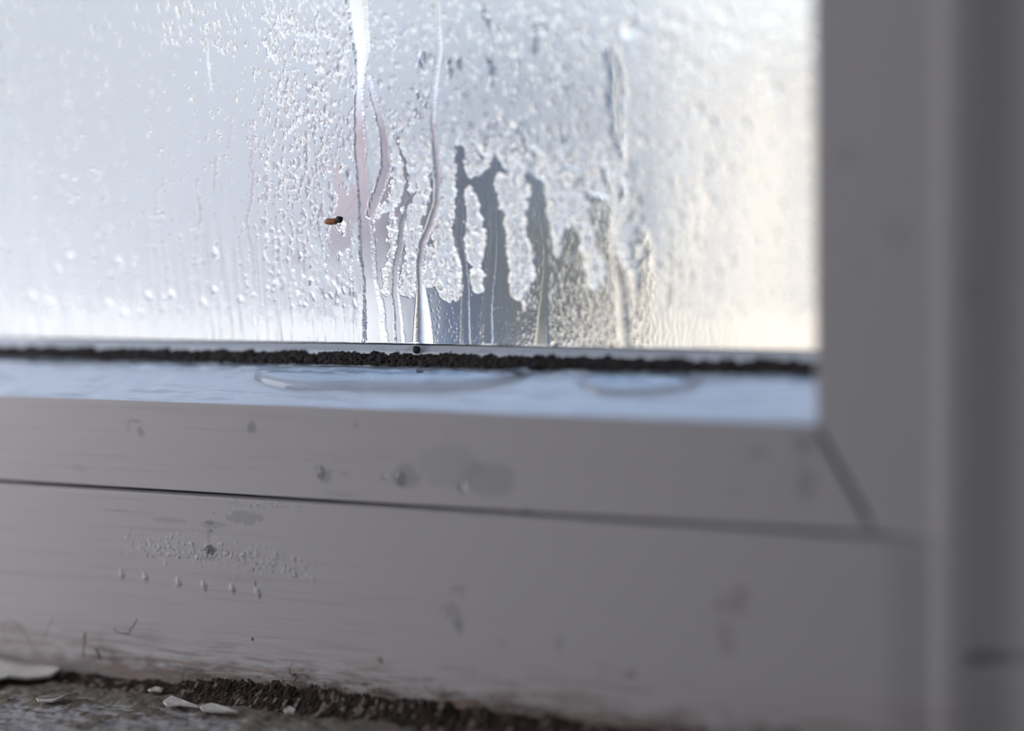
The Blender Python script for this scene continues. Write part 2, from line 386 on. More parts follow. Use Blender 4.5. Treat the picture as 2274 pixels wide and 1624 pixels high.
# glazing bead: slopes down into the room
BX = axis((xl, -170, 5), (-170, 60, .5), (60, xi, .6))
BV = np.linspace(0, 1, 60)
bx, bv = np.meshgrid(BX, BV, indexing='ij')
by = Y_GK * 1000 + 3 + (Y_SH * 1000 - .02 - Y_GK * 1000 - 3) * bv
vt = (by - Y_GK * 1000) / (Y_SH * 1000 - Y_GK * 1000)
def bead_z(by, bx):
    v = (by - Y_GK * 1000) / (Y_SH * 1000 - Y_GK * 1000)
    return Z_GK * 1000 + (zsh - Z_GK * 1000) * v
lump = (fbm(bx / 6, by / 3, 81, 3) - .5) * .5 + (fbm(bx / 1.6, by / 1.2, 83, 3) - .5) * .35 * sm(.45, .05, vt) * (1 + .8 * sm(20, 50, bx)) + (fbm(bx / 18, by / .9, 85, 3) - .5) * .22
bz = bead_z(by, bx) + lump * sm(1.0, .9, vt) + .35 * sm(.12, .0, vt)
bcol = np.ones(bx.shape + (3,)) * np.array((.76, .83, .92))  # white paint, tinted with the blue of the sky light on it
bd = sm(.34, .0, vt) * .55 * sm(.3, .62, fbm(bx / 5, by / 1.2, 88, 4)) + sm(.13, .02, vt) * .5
bd += .22 * sm(.56, .72, fbm(bx / 16, by / 1.6, 91, 4))
def bead_y(px, py):
    sl = (Z_SH - Z_GK) / (Y_SH - Y_GK); d = ray(px, py); t_ = (Z_GK + sl * (CAM[1] - Y_GK) - CAM[2]) / (d[2] - sl * d[1]); p = CAM + d * t_
    return p[0] * 1000, p[1] * 1000
for pa, pb, w_, sd_ in (((572, 832), (1172, 834), 1.15, 881), ((1290, 847), (1540, 849), 1.2, 883), ((20, 803), (170, 806), .8, 885)):  # dark lines painted in place of the puddles' back-edge reflection, one farther left
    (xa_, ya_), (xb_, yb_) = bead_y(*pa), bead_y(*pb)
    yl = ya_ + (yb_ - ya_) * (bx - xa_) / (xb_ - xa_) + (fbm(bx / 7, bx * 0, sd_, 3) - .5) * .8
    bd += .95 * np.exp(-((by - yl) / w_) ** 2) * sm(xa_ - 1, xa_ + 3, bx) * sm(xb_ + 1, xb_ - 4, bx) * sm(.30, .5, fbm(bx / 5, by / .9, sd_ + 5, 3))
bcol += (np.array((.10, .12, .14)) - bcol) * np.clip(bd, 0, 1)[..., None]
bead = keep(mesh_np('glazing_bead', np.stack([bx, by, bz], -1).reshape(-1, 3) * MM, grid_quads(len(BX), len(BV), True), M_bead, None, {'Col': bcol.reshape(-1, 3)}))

# sealant between glass and bead, black with mould: profile over (y, z)
SX = axis((xl, -170, 4), (-170, -120, 1), (-120, 60, .3), (60, xi, .5))
prof = [(-5.6, Z_GK * 1000 - .5), (-5.0, Z_GK * 1000 + .15), (-4.7, Z_GK * 1000 + 1.0), (-4.3, Z_GK * 1000 + 1.9), (-3.5, (Z_GK + Z_MT) * 500 + .9), (-2.8, Z_MT * 1000 - .35), (-2.1, Z_MT * 1000 + .05),
        (-1.5, Z_MT * 1000 + .5), (-.9, -.75), (-.4, -.1), (-.04, .25)]
pt = np.array(prof); tt = np.linspace(0, len(pt) - 1, 64)
py_ = np.interp(tt, range(len(pt)), pt[:, 0]); pz_ = np.interp(tt, range(len(pt)), pt[:, 1])
sx, ti = np.meshgrid(SX, np.arange(64), indexing='ij')
rag = (fbm(sx / 2.2, ti * 0, 101, 4) - .5) * 2.0
ms = sm(58, 50, ti / 63 * 64 + 0) * 1.0
moul = sm(.0, 1.6, (38 + rag * 9 + (fbm(sx / .5, ti / 5, 104, 3) - .5) * 9) - ti)      # 1 below the ragged edge
rough_ = (fbm(sx / .7, ti / 3.0, 107, 4) - .5)
sy = py_[ti] - rough_ * 1.1 * moul * sm(0, 6, ti); sz = pz_[ti] + rough_ * .5 * moul + .3 * rag * sm(45, 30, ti) * .4
scol = np.ones(sx.shape + (3,)) * np.array((.86, .92, 1.0))  # pale blue stands in for the reflection on the wet upper part
mc = np.array((.042, .036, .035)) * (1 + .9 * (fbm(sx / 1.3, ti / 6, 109, 4)[..., None] - .5) * 2)
scol += (mc - scol) * np.maximum(moul, sm(55, 58, ti * 1.0))[..., None]  # mould below; top rim painted dark as the meniscus edge
seal = keep(mesh_np('sealant', np.stack([sx, sy, sz], -1).reshape(-1, 3) * MM, grid_quads(len(SX), 64), M_gask, None, {'Col': np.clip(scol, 0, 1).reshape(-1, 3)}))
seal['label'] = 'black mouldy sealant along the foot of the glass'

# ------------------------------------------------------------------ condensation on the glass: one height map of water
WX = axis((xl, -180, 4), (-180, -128, 1.0), (-128, -60, .32), (-60, 66, .175), (66, xi + 3, .34))
WZ = axis((-.9, 0, .15), (0, 92, .175), (92, 108, .5), (108, Z_T * 1000, 4))
AXm, AZm = np.meshgrid(WX, WZ, indexing='ij')
nu, nv = AXm.shape
# where a point of the pane falls in the photograph, used only to read off the shapes
_P = np.stack([AXm * MM - CAM[0], np.zeros_like(AXm) - CAM[1], AZm * MM - CAM[2]], -1) @ R
PU = W / 2 + F * _P[..., 0] / -_P[..., 2]; PV = H / 2 - F * _P[..., 1] / -_P[..., 2]
del _P
wob = (fbm(AXm / 1.5, AZm / 2.2, 201, 3) - .5)
wob2 = (fbm(AXm / .5, AZm / .6, 205, 3) - .5)
hgt = np.zeros_like(AXm); clear = np.zeros_like(AXm); lab = np.zeros(AXm.shape, dtype=np.int32)
def run(pts, ridge=.0, ragged=.5, label=0, amt=1.0, soft=.25, flat=False):
    """a run of water through px points (x, y, half width)"""
    pts = np.array(pts, float)
    lo = pts[:, :2].min(0) - pts[:, 2].max() * 2 - 8; hi = pts[:, :2].max(0) + pts[:, 2].max() * 2 + 8
    a0 = G(lo[0], 400)[0] - 1; a1 = G(hi[0], 400)[0] + 1
    i0, i1 = np.searchsorted(WX, [a0, a1]); zt = G((lo[0] + hi[0]) / 2, lo[1])[1] + 1; zb = G((lo[0] + hi[0]) / 2, hi[1])[1] - 1
    j0, j1 = np.searchsorted(WZ, [zb, zt]); s = np.s_[i0:i1, j0:j1]
    u = PU[s] + wob[s] * 11 * ragged + wob2[s] * 18 * ragged; v = PV[s] + wob2[s] * 10 * ragged
    best = np.full(u.shape, 9.0); bw = np.ones(u.shape)
    for (x0, y0, w0), (x1, y1, w1) in zip(pts[:-1], pts[1:]):
        dx, dy = x1 - x0, y1 - y0; L = dx * dx + dy * dy + 1e-6
        tt_ = np.clip(((u - x0) * dx + (v - y0) * dy) / L, 0, 1); w_ = w0 + (w1 - w0) * tt_
        d = np.hypot(u - x0 - tt_ * dx, v - y0 - tt_ * dy) / w_
        m = d < best; best[m] = d[m]; bw[m] = w_[m]
    c = sm(1.0 + soft * .5, 1.0 - soft * .5, best) * amt
    clear[s] = np.maximum(clear[s], c)
    if ridge:
        cap = np.sqrt(np.clip(1 - best ** 2, 0, 1)) if not flat else sm(1.0, .55, best)
        hgt[s] = np.maximum(hgt[s] * (1 - sm(1.05, .9, best)), cap * ridge * bw / 8)
    if label:
        lab[s] = np.where(best < 1.0, label, lab[s])
    return

# --- mist
mist_d = fbm(AXm / 2.6, AZm / 5, 211, 4)
fine = fbm(AXm / .42, AZm / .5, 215, 2)
coarse = fbm(AXm / 1.0, AZm / 1.7, 217, 3)
inL = sm(600, 540, PU + wob * 60)                     # quiet mist on the left
inR = sm(1420, 1520, PU)
hgt += .06 * fine + .055 * coarse * (1 - .1 * inL)
isl = sm(800, 860, PU) * sm(1460, 1380, PU) * sm(300, 400, PV + wob * 260 + wob2 * 60)   # thick crumpled islands
cr = np.abs(fbm(AXm / 1.5, AZm / 2.6, 221, 3) - .5) * 2
hgt += isl * .85 * (1 - cr) ** 2
# --- beads of condensation
DROPS = []
def drop(cx, cz, rx, rz, h, tilt=0.0, label=0, mistv=None):
    R_ = max(rx, rz) * 1.2
    i0, i1 = np.searchsorted(WX, [cx - R_, cx + R_]); j0, j1 = np.searchsorted(WZ, [cz - R_, cz + R_])
    if i1 - i0 < 2 or j1 - j0 < 2: return 0
    s = np.s_[i0:i1, j0:j1]
    dx = AXm[s] - cx; dz = AZm[s] - cz
    a = dx * math.cos(tilt) + dz * math.sin(tilt); b = -dx * math.sin(tilt) + dz * math.cos(tilt)
    d = (a / (rx * (1 - .25 * np.clip(b / rz, -1, 1)))) ** 2 + (b / rz) ** 2 + wob2[s] * .5
    m = d < 1
    k = np.sqrt(np.clip(1 - d, 0, 1)) * h
    hgt[s] = np.where(m, np.maximum(hgt[s] * .4 + k, hgt[s]), hgt[s])
    clear[s] = np.maximum(clear[s], sm(1.05, .8, d) * (.75 if mistv is None else mistv))
    if label: lab[s] = np.where(m, label, lab[s])
    return m.sum()
def px_density(u, v):
    d = .10
    if 530 < u < 790 and v < 660: d = .62 * min(1, (u - 515) / 110)
    elif 790 <= u < 960 and v < 330: d = .55
    elif 1080 < u < 1400 and v < 420: d = .6
    elif u >= 1400: d = .33
    elif 960 <= u <= 1080: d = .35
    elif u < 560: d = .10 + .25 * (v < 110) * (u > 360)
    if v > 690: d *= .15
    return d
nd = 0
while nd < 7200:
    u = random.uniform(-60, 1810); v = random.uniform(-140, 690)
    if random.random() > px_density(u, v): continue
    nd += 1
    x, z = G(u, v)
    r = random.choice([.22, .28, .33, .4, .5, .62]) * (1.15 if u > 1400 or u < 500 else 1.35 if 560 < u < 790 else 1)
    drop(x, z, r * random.uniform(.7, 1), r * random.uniform(1.0, 2.3), r * random.uniform(.45, .72), random.gauss(.12, .18), 0, .72)
# larger beads, each a thing of its own
big = []
def place_big(n, box_, rr, grp):
    k = 0; tries = 0
    while k < n and tries < 4000:
        tries += 1
        u = random.uniform(box_[0], box_[2]); v = random.uniform(box_[1], box_[3])
        if any(abs(u - a) < 22 and abs(v - b) < 34 for a, b, *_ in big): continue
        r = random.uniform(*rr); big.append((u, v, r, r * random.uniform(1.2, 2.1), random.gauss(.1, .15), grp)); k += 1
place_big(46, (590, 10, 765, 640), (.62, 1.0), 'a')
place_big(20, (1110, 10, 1330, 300), (.6, .95), 'b')
place_big(24, (1420, 20, 1760, 620), (.8, 1.3), 'c')
place_big(12, (380, 10, 560, 120), (.6, .85), 'd')
place_big(16, (60, 560, 540, 700), (.8, 1.2), 'e')
big.append((1400, 62, 2.1, 2.3, .3, 'f')); big.append((757, 500, 1.5, 1.5, .4, 'g'))
LAB0 = 100
for k, (u, v, rx, rz, ti_, grp) in enumerate(big):
    x, z = G(u, v); drop(x, z, rx, rz, rx * (.42 if grp != 'f' else .5), ti_, LAB0 + k, .7)

# --- patches wiped clear by running water (the same sheet as the mist)
for pts in (
    [(1012, 326, 5), (1022, 330, 9), (1028, 375, 10), (1026, 420, 11), (1024, 480, 10), (1020, 525, 11), (1030, 575, 11), (1037, 620, 10), (1040, 680, 26), (1040, 760, 32)],
    [(1042, 318, 3), (1058, 320, 4), (1068, 345, 6), (1076, 350, 5)],
    [(1050, 400, 10), (1075, 400, 14), (1085, 440, 15), (1094, 500, 16), (1098, 560, 16), (1090, 620, 16), (1085, 690, 24), (1090, 760, 32)],
    [(1100, 345, 8), (1112, 385, 13), (1098, 430, 13)],
    [(1180, 400, 14), (1196, 412, 18), (1204, 450, 15), (1206, 500, 9), (1211, 560, 10), (1210, 625, 12), (1205, 700, 24), (1200, 760, 34)],
    [(1120, 450, 12), (1130, 500, 14), (1132, 540, 8)], [(1112, 600, 12), (1125, 650, 18), (1140, 700, 26), (1150, 760, 26)],
    [(1310, 440, 12), (1340, 455, 20), (1345, 500, 18), (1335, 540, 12), (1345, 580, 14), (1350, 640, 16), (1350, 700, 30), (1350, 760, 30)],
    [(1275, 490, 12), (1268, 540, 16), (1258, 590, 18), (1250, 640, 24), (1260, 700, 36), (1270, 760, 36)],
    [(1290, 560, 8), (1300, 620, 10), (1310, 680, 20)],
    [(1348, 370, 4), (1345, 400, 7), (1352, 430, 5)],
    [(1378, 400, 5), (1386, 430, 8), (1378, 460, 6)],
    [(880, 300, 5), (890, 350, 10), (893, 400, 13), (890, 480, 15), (882, 560, 15), (872, 620, 13), (882, 690, 16), (890, 760, 26)],
    [(935, 330, 8), (938, 350, 9), (930, 372, 5)], [(955, 385, 7), (950, 410, 8)],
    [(985, 690, 26), (990, 760, 32)], [(1068, 640, 10), (1060, 700, 26)],
    [(1075, 8, 4), (1076, 35, 6), (1088, 58, 6), (1092, 66, 4)], [(938, 120, 9), (930, 145, 6), (942, 130, 8)], [(999, 135, 6), (1000, 160, 7), (997, 172, 4)],
    [(1022, 132, 7), (1021, 150, 5)], [(1190, 50, 5), (1192, 85, 7), (1190, 115, 6)], [(929, 205, 4), (932, 218, 4)], [(947, 205, 5), (946, 214, 5)], [(880, 95, 5), (876, 104, 5)],
    [(1085, 125, 4), (1092, 150, 4), (1094, 190, 4)], [(922, 243, 5), (928, 262, 4)], [(1025, 205, 3), (1030, 212, 3)], [(943, 232, 5), (948, 238, 3)], [(735, 265, 5), (752, 440, 9)][:1] * 2,
    [(1180, 340, 5), (1188, 350, 4), (1192, 365, 4)], [(1235, 385, 5), (1260, 375, 6), (1285, 382, 5)], [(1265, 190, 6), (1255, 202, 4)], [(1310, 200, 7), (1300, 215, 4)],
    [(1355, 120, 16), (1372, 160, 20), (1368, 220, 22), (1372, 290, 16), (1382, 345, 9)],
    [(1430, 520, 14), (1440, 620, 22), (1430, 760, 30)],
    [(655, 560, 5), (662, 590, 9), (675, 610, 12), (700, 600, 6)], [(745, 530, 8), (750, 590, 12), (760, 620, 10)], [(755, 370, 8), (752, 420, 10), (765, 470, 14), (772, 540, 10)],
):
    run(pts, ragged=1.0, soft=.3)
run([(1700, 170, 24), (1690, 260, 38), (1700, 400, 50), (1690, 560, 70), (1650, 760, 100)], ragged=2, amt=.6, soft=.7)
run([(1560, 430, 24), (1530, 560, 40), (1500, 720, 80)], ragged=2, amt=.6, soft=.7)
# the ground that running water has wiped clear, with islands of mist left standing in it
def zone(xs, ys, bottom=800):
    u = PU + wob * 14 + wob2 * 16; tp = np.interp(u, xs, ys)
    return sm(-6, 4, PV + wob2 * 26 + wob * 16 - tp) * sm(xs[0] - 5, xs[0] + 5, u) * sm(xs[-1] + 5, xs[-1] - 5, u)
clear = np.maximum(clear, zone([798, 860, 880, 895, 915, 950, 965, 1000, 1012, 1035, 1040, 1075, 1085, 1108, 1118, 1165], [440, 410, 310, 335, 400, 385, 400, 400, 328, 328, 392, 385, 352, 352, 400, 480]))
clear = np.maximum(clear, zone([1165, 1180, 1215, 1225, 1250, 1275, 1300, 1310, 1360, 1375, 1410], [480, 402, 402, 520, 505, 480, 495, 445, 455, 560, 620]))
clear = np.maximum(clear, .9 * zone([640, 660, 690, 720, 745, 770, 800], [560, 550, 600, 585, 470, 430, 400]) * sm(690, 630, PV))
ISLES = (
 [(813, 197, 3), (823, 243, 8), (831, 304, 13), (833, 364, 13), (822, 400, 7), (816, 435, 3)],
 [(877, 325, 5), (882, 365, 9), (885, 400, 10), (878, 435, 11), (865, 455, 10), (845, 468, 7), (826, 480, 8), (822, 520, 7), (824, 560, 3)],
 [(871, 470, 5), (873, 520, 6), (866, 570, 5), (861, 600, 4)],
 [(925, 340, 20), (930, 375, 18), (932, 420, 21), (930, 455, 15), (912, 475, 19), (914, 520, 19), (916, 560, 11), (910, 600, 15), (908, 640, 18)],
 [(985, 300, 9), (998, 370, 14), (992, 430, 17), (987, 480, 17), (982, 530, 19), (990, 580, 27), (993, 620, 29), (998, 645, 23)],
 [(953, 550, 5), (952, 630, 7)], [(1045, 330, 10), (1047, 380, 10)], [(1043, 420, 7), (1050, 450, 11), (1056, 500, 17), (1057, 540, 19), (1055, 570, 15), (1063, 588, 7)],
 [(1058, 610, 12), (1057, 638, 11)],
 [(1112, 395, 9), (1122, 425, 15), (1142, 470, 20), (1147, 520, 19), (1157, 570, 24), (1160, 610, 25), (1150, 650, 14)],
 [(1122, 535, 15)], [(1300, 500, 10), (1310, 560, 14), (1325, 600, 18), (1318, 630, 11)], [(1238, 420, 18), (1245, 470, 14), (1238, 520, 8), (1236, 560, 5)],
 [(1262, 550, 11)], [(1314, 435, 12)], [(1280, 470, 14), (1290, 510, 6)], [(808, 560, 3), (790, 500, 8), (792, 600, 9), (796, 640, 10)], [(855, 600, 3), (858, 650, 5)], [(868, 640, 9)],
 [(665, 590, 6), (672, 640, 7)], [(700, 560, 16), (712, 620, 14), (735, 640, 12)], [(640, 610, 16), (650, 660, 10)], [(770, 560, 8), (765, 620, 12)], [(1370, 500, 6), (1372, 560, 5)])
for pts in ISLES:
    sv = clear.copy(); clear[:] = 0; run(pts, ragged=1.0, soft=.25); k = clear.copy(); clear[:] = sv * (1 - k)
    del sv, k
# low along the pane the mist has washed thin
lowc = sm(650, 715, PV + wob * 90 + wob2 * 30 + 20 * sm(600, 200, PU)) * (.62 + .14 * sm(480, 600, PU) + .24 * sm(900, 960, PU))
clear = np.maximum(clear, lowc)
leftw = sm(420, 640, PV + wob * 40) * sm(700, 500, PU) * .28
clear = np.maximum(clear, leftw)
clear = np.maximum(clear, .35 * inR)
# relief of the clear ground: rippled skin of water
rip = fbm(AXm / .55, AZm / 1.5, 231, 3)
ripz = sm(1150, 1200, PU) * sm(1480, 1400, PU) * sm(420, 470, PV) + sm(960, 1150, PU) * .15 + .25 * sm(1380, 1500, PU)
hcl = .04 + .26 * (rip - .5) * ripz + .03 * (fbm(AXm / 3, AZm / 8, 233, 2))
hgt = hgt * (1 - sm(.55, .95, clear) * (lab < LAB0)) + hcl * sm(.55, .95, clear) * (lab < LAB0)
# specks of spray on the clear ground
for k in range(330):
    u = random.uniform(930, 1170); v = 770 - abs(random.gauss(0, 60)) - (abs(u - 1000) < 50) * 10
    if v < 640: continue
    x, z = G(u, v); r = random.uniform(.10, .2); drop(x, z, r, r * random.uniform(.9, 1.5), r * .8, 0, 0, .9)
for k in range(1100):
    u = random.uniform(1150, 1440); v = random.uniform(560, 768)
    x, z = G(u, v); r = random.uniform(.12, .36); drop(x, z, r * .8, r * random.uniform(1.0, 2.6), r * .5, random.gauss(0, .25), 0, .85)

# --- the runs that stand proud of the glass
RUNS = [
 ('wide pale run of water entering at the top edge, forking into two below', [(790, -80, 26), (790, 0, 26), (796, 60, 24), (803, 110, 20), (800, 160, 11), (797, 200, 10), (797, 260, 13), (800, 330, 15), (804, 400, 13), (809, 440, 15), (812, 500, 17), (815, 560, 19), (821, 620, 16), (829, 680, 24), (832, 764, 30)], .10, .8, True),
 ('curved side branch of water joining the wide run from its right', [(822, 172, 4), (824, 195, 7), (836, 240, 9), (850, 285, 10), (856, 330, 12), (858, 372, 14), (846, 415, 14), (832, 448, 12), (822, 475, 10)], .10, .8, True),
 ('thin dark-edged rivulet winding the full height of the glass', [(968, -80, 7), (969, 0, 7), (971, 60, 7), (974, 110, 8), (967, 160, 8), (961, 220, 7), (959, 280, 7), (966, 330, 7), (972, 400, 8), (970, 450, 8), (955, 500, 9), (938, 540, 9), (932, 590, 8), (935, 640, 9), (938, 700, 16), (940, 764, 22)], .34, .25, False),
 ('short beige-edged run of water left of the long thin rivulet, bending left', [(925, 425, 4), (905, 455, 5), (892, 500, 7), (890, 540, 8), (880, 590, 8), (878, 640, 8), (884, 700, 10), (888, 764, 12)], .16, .5, True),
 ('pale rivulet at the right end of the wiped streaks', [(1360, 385, 4), (1363, 450, 5), (1359, 520, 5), (1366, 590, 6), (1378, 640, 9), (1382, 700, 11), (1388, 766, 11)], .28, .6, False),
 ('dark streak of running water in the middle of the wiped patch', [(1098, 460, 9), (1098, 520, 11), (1096, 580, 12), (1089, 640, 12), (1084, 700, 14), (1084, 766, 16)], .07, .5, True),
 ('brownish streak of water left of the dark middle streak', [(1028, 440, 7), (1024, 500, 8), (1021, 530, 8), (1030, 575, 9), (1036, 630, 9), (1036, 700, 11), (1036, 766, 12)], .07, .5, True),
 ('grey forked streak of water right of the dark middle streak', [(1182, 425, 5), (1196, 460, 8), (1205, 510, 9), (1211, 560, 10), (1210, 620, 10), (1205, 690, 14), (1203, 766, 20)], .07, .5, True),
 ('broad blurred trickle high on the right of the pane, ending in a point', [(1362, 118, 7), (1376, 180, 8), (1370, 250, 9), (1376, 310, 7), (1384, 345, 4)], .08, 1.6, True),
 ('short thin run with a dark edge standing alone above the left sealant', [(493, 628, 4), (494, 680, 5), (497, 764, 7)], .3, .4, False),
 ('faint vertical trickle between two blurred beads left of centre', [(432, 570, 5), (434, 640, 5), (438, 764, 6)], .22, .5, False),
 ('dark narrow trickle blurred at lower left', [(304, 575, 5), (303, 640, 7), (307, 700, 7), (310, 764, 6)], .25, .4, False),
 ('orange-edged blurred trickle near the left edge of the frame', [(24, 560, 4), (27, 660, 6), (32, 764, 7)], .3, .4, False),
 ('long blurred trickle running down beside the left edge', [(38, 340, 3), (39, 430, 5), (33, 520, 5), (25, 560, 4)], .3, .4, False),
 ('second faint trickle inward from the left edge', [(64, 360, 4), (68, 440, 4), (64, 560, 4), (66, 764, 5)], .3, .4, False),
 ('wavy thin run left of the dense bead patch', [(563, 400, 3), (558, 450, 4), (548, 490, 4), (553, 520, 4), (565, 560, 3), (570, 640, 4), (575, 700, 3)], .22, .5, False),
 ('pinkish wavy run above the left of centre', [(520, 250, 3), (516, 290, 4), (508, 330, 3)], .22, .8, False),
 ('pinkish longer run beside the left border of the bead patch', [(555, 270, 3), (562, 330, 5), (558, 370, 4), (562, 400, 3)], .22, .8, False),
 ('thin straight run under the hooked water line at left of centre', [(480, 350, 3), (479, 385, 4), (476, 425, 3)], .25, .5, False),
 ('hooked water line left of centre', [(350, 470, 4), (352, 425, 3), (362, 412, 3), (372, 404, 3), (388, 410, 3)], .2, .8, False),
 ('small slanting trickle to the right of the hooked water line', [(436, 400, 3), (442, 440, 3), (448, 480, 3), (440, 520, 3), (438, 560, 3)], .2, .8, False),
 ('short upright run high up left of centre', [(463, 90, 3), (465, 140, 4), (470, 200, 3)], .22, .8, False),
]
for k, (lb, pts, rg, rag_, fl) in enumerate(RUNS):
    run(pts, ridge=rg * (.35 if pts[0][0] < 70 else 1), ragged=rag_ * .45, label=k + 1, flat=fl, amt=.4 if pts[0][0] < 320 or (pts[0][0] > 1300 and pts[0][1] < 200) else .6 if pts[0][0] < 600 else .97)

# faint vertical streaking of the thin mist at the lower left
vs = fbm(AXm / .9, AZm / 22, 241, 3); hgt += (vs - .5) * .9 * sm(330, 600, PV) * sm(760, 560, PU) * (lab == 0)
vs2 = fbm(AXm / .5, AZm / 6, 243, 2); hgt += (vs2 - .5) * .2 * sm(560, 680, PV) * sm(900, 600, PU) * (lab == 0)
# smooth once so that the caps have no grid steps
for _ in range(1):
    h2 = hgt.copy(); h2[1:-1, 1:-1] = (hgt[1:-1, 1:-1] * 4 + hgt[:-2, 1:-1] + hgt[2:, 1:-1] + hgt[1:-1, :-2] + hgt[1:-1, 2:]) / 8; hgt = h2
mist = np.clip(1 - clear, 0.0, 1)
mist *= 1 - .62 * isl * sm(.38, .62, fbm(AXm / 1.1, AZm / 1.9, 251, 3))
mist = np.maximum(mist, .02)
hgt = np.maximum(hgt, .0) + .03
# thin out where nobody looks closely
co = np.stack([AXm, -hgt - .02, AZm], -1).reshape(-1, 3) * MM
q = grid_quads(nu, nv)
fl = lab[:-1, :-1].ravel()
at = {'mist': mist.ravel()}
back0 = len(co)
co_all = np.r_[co, np.array([(xl, -.02, -.9), (xi + 3, -.02, -.9), (xi + 3, -.02, Z_T * 1000), (xl, -.02, Z_T * 1000)]) * MM]
at_all = {'mist': np.r_[mist.ravel(), [0, 0, 0, 0]]}
qs = np.r_[q[fl == 0], [[back0, back0 + 3, back0 + 2, back0 + 1]]]
film = mesh_np('condensation', co_all, qs, M_film, None, at_all)
tag(film, 'misty film of fine condensation covering the inside of the window pane', 'condensation', None, 'stuff')
for k, (lb, *_) in enumerate(RUNS):
    mk = fl == k + 1
    if mk.sum() > 3:
        tag(mesh_np('water_rivulet', co, q[mk], M_film, None, at), lb, 'water', 'water runs on the window pane')
GL = {'a': ('larger water bead in the dense beaded patch around the brown speck', 'water beads in the dense patch left of the wide run'),
      'b': ('larger water bead high on the pane between the wiped streaks and blurred trickle', 'water beads high on the pane right of the thin rivulet'),
      'c': ('soft blurred water bead on the pane near the dark side stile', 'blurred water beads near the side stile'),
      'd': ('whitish water bead in the quiet mist at the top left', 'water beads in the quiet mist at the top'),
      'e': ('blurred bead low on the left of the pane above the bright strip', 'blurred beads low on the left of the pane'),
      'f': ('biggest single water drop, high on the right of the pane with dark lower side', None),
      'g': ('pale drop of water holding the tiny brown speck', None)}
for k, (u, v, rx, rz, ti_, grp) in enumerate(big):
    mk = fl == LAB0 + k
    if mk.sum() > 3:
        tag(mesh_np('water_drop', co, q[mk], M_film, None, at), GL[grp][0], 'water drop', GL[grp][1])
del AXm, AZm, PU, PV, wob, wob2, mist_d, fine, coarse, rip, cr

# brown speck caught in a drop on the pane
def lumpy(name, c, r, mat, parent=None, seed=0, n=14, amp=.35):
    v, f = [], []
    rs = np.random.default_rng(seed)
    for i in range(n + 1):
        for j in range(n * 2):
            th = math.pi * i / n; ph = math.pi * j / n
            d = np.array([math.sin(th) * math.cos(ph), math.sin(th) * math.sin(ph), math.cos(th)])
            k = 1 + amp * (float(fbm(np.array(d[0] * 1.7 + seed), np.array(d[2] * 1.7 + d[1]), seed, 3)) - .5) * 2
            v.append((c[0] + d[0] * r[0] * k, c[1] + d[1] * r[1] * k, c[2] + d[2] * r[2] * k))
    m2 = n * 2
    for i in range(n):
        for j in range(m2):
            f.append((i * m2 + j, i * m2 + (j + 1) % m2, (i + 1) * m2 + (j + 1) % m2, (i + 1) * m2 + j))
    return poly(name, v, f, mat, parent, True)
sp = on_y(738, 492, -.0007)
spk = empty('brown_speck', tuple(sp)); tag(spk, 'tiny brown speck of debris stuck to the wet glass, left of the wide run', 'speck')
lumpy('speck_body', (-.0003, -.0002, 0), (.0021, .0006, .0009), M_brown, spk, 3)
lumpy('speck_head', (.0022, -.0001, .0005), (.0011, .0006, .0009), M_dark, spk, 5)
gs = on_y(925, 778, -.0021)
tag(lumpy('grit_grain', tuple(gs), (.0011, .0006, .0011), M_dark, None, 9), 'round black grain stuck at the foot of the long thin rivulet', 'grit')

# water standing along the foot of the glass
LX = axis((-125, xi, .35))
cs = np.linspace(0, 1, 15)
lx, lc = np.meshgrid(LX, cs, indexing='ij')
topz = .35 + .45 * np.exp(-((lx - 3.2) / 1.8) ** 2) + (fbm(lx / 5, lx * 0, 301, 3) - .5) * .5
bot = Z_MT * 1000 + .55 + (fbm(lx / 3, lx * 0, 303, 3) - .5) * .6
ly = -.1 - 1.9 * (lc + .18 * np.sin(lc * math.pi)); lz = topz + (bot - topz) * (lc ** .75)
cow = np.stack([lx, ly, lz], -1).reshape(-1, 3); cob = np.stack([lx, ly * .82 + .05, lz - .28], -1).reshape(-1, 3)
nn = len(cow); qa = grid_quads(len(LX), 15, True); qb = grid_quads(len(LX), 15) + nn
wl = mesh_np('water_line', np.r_[cow, cob] * MM, np.r_[qa, qb], M_water)
tag(wl, 'narrow shining line of water standing along the foot of the glass', 'water')

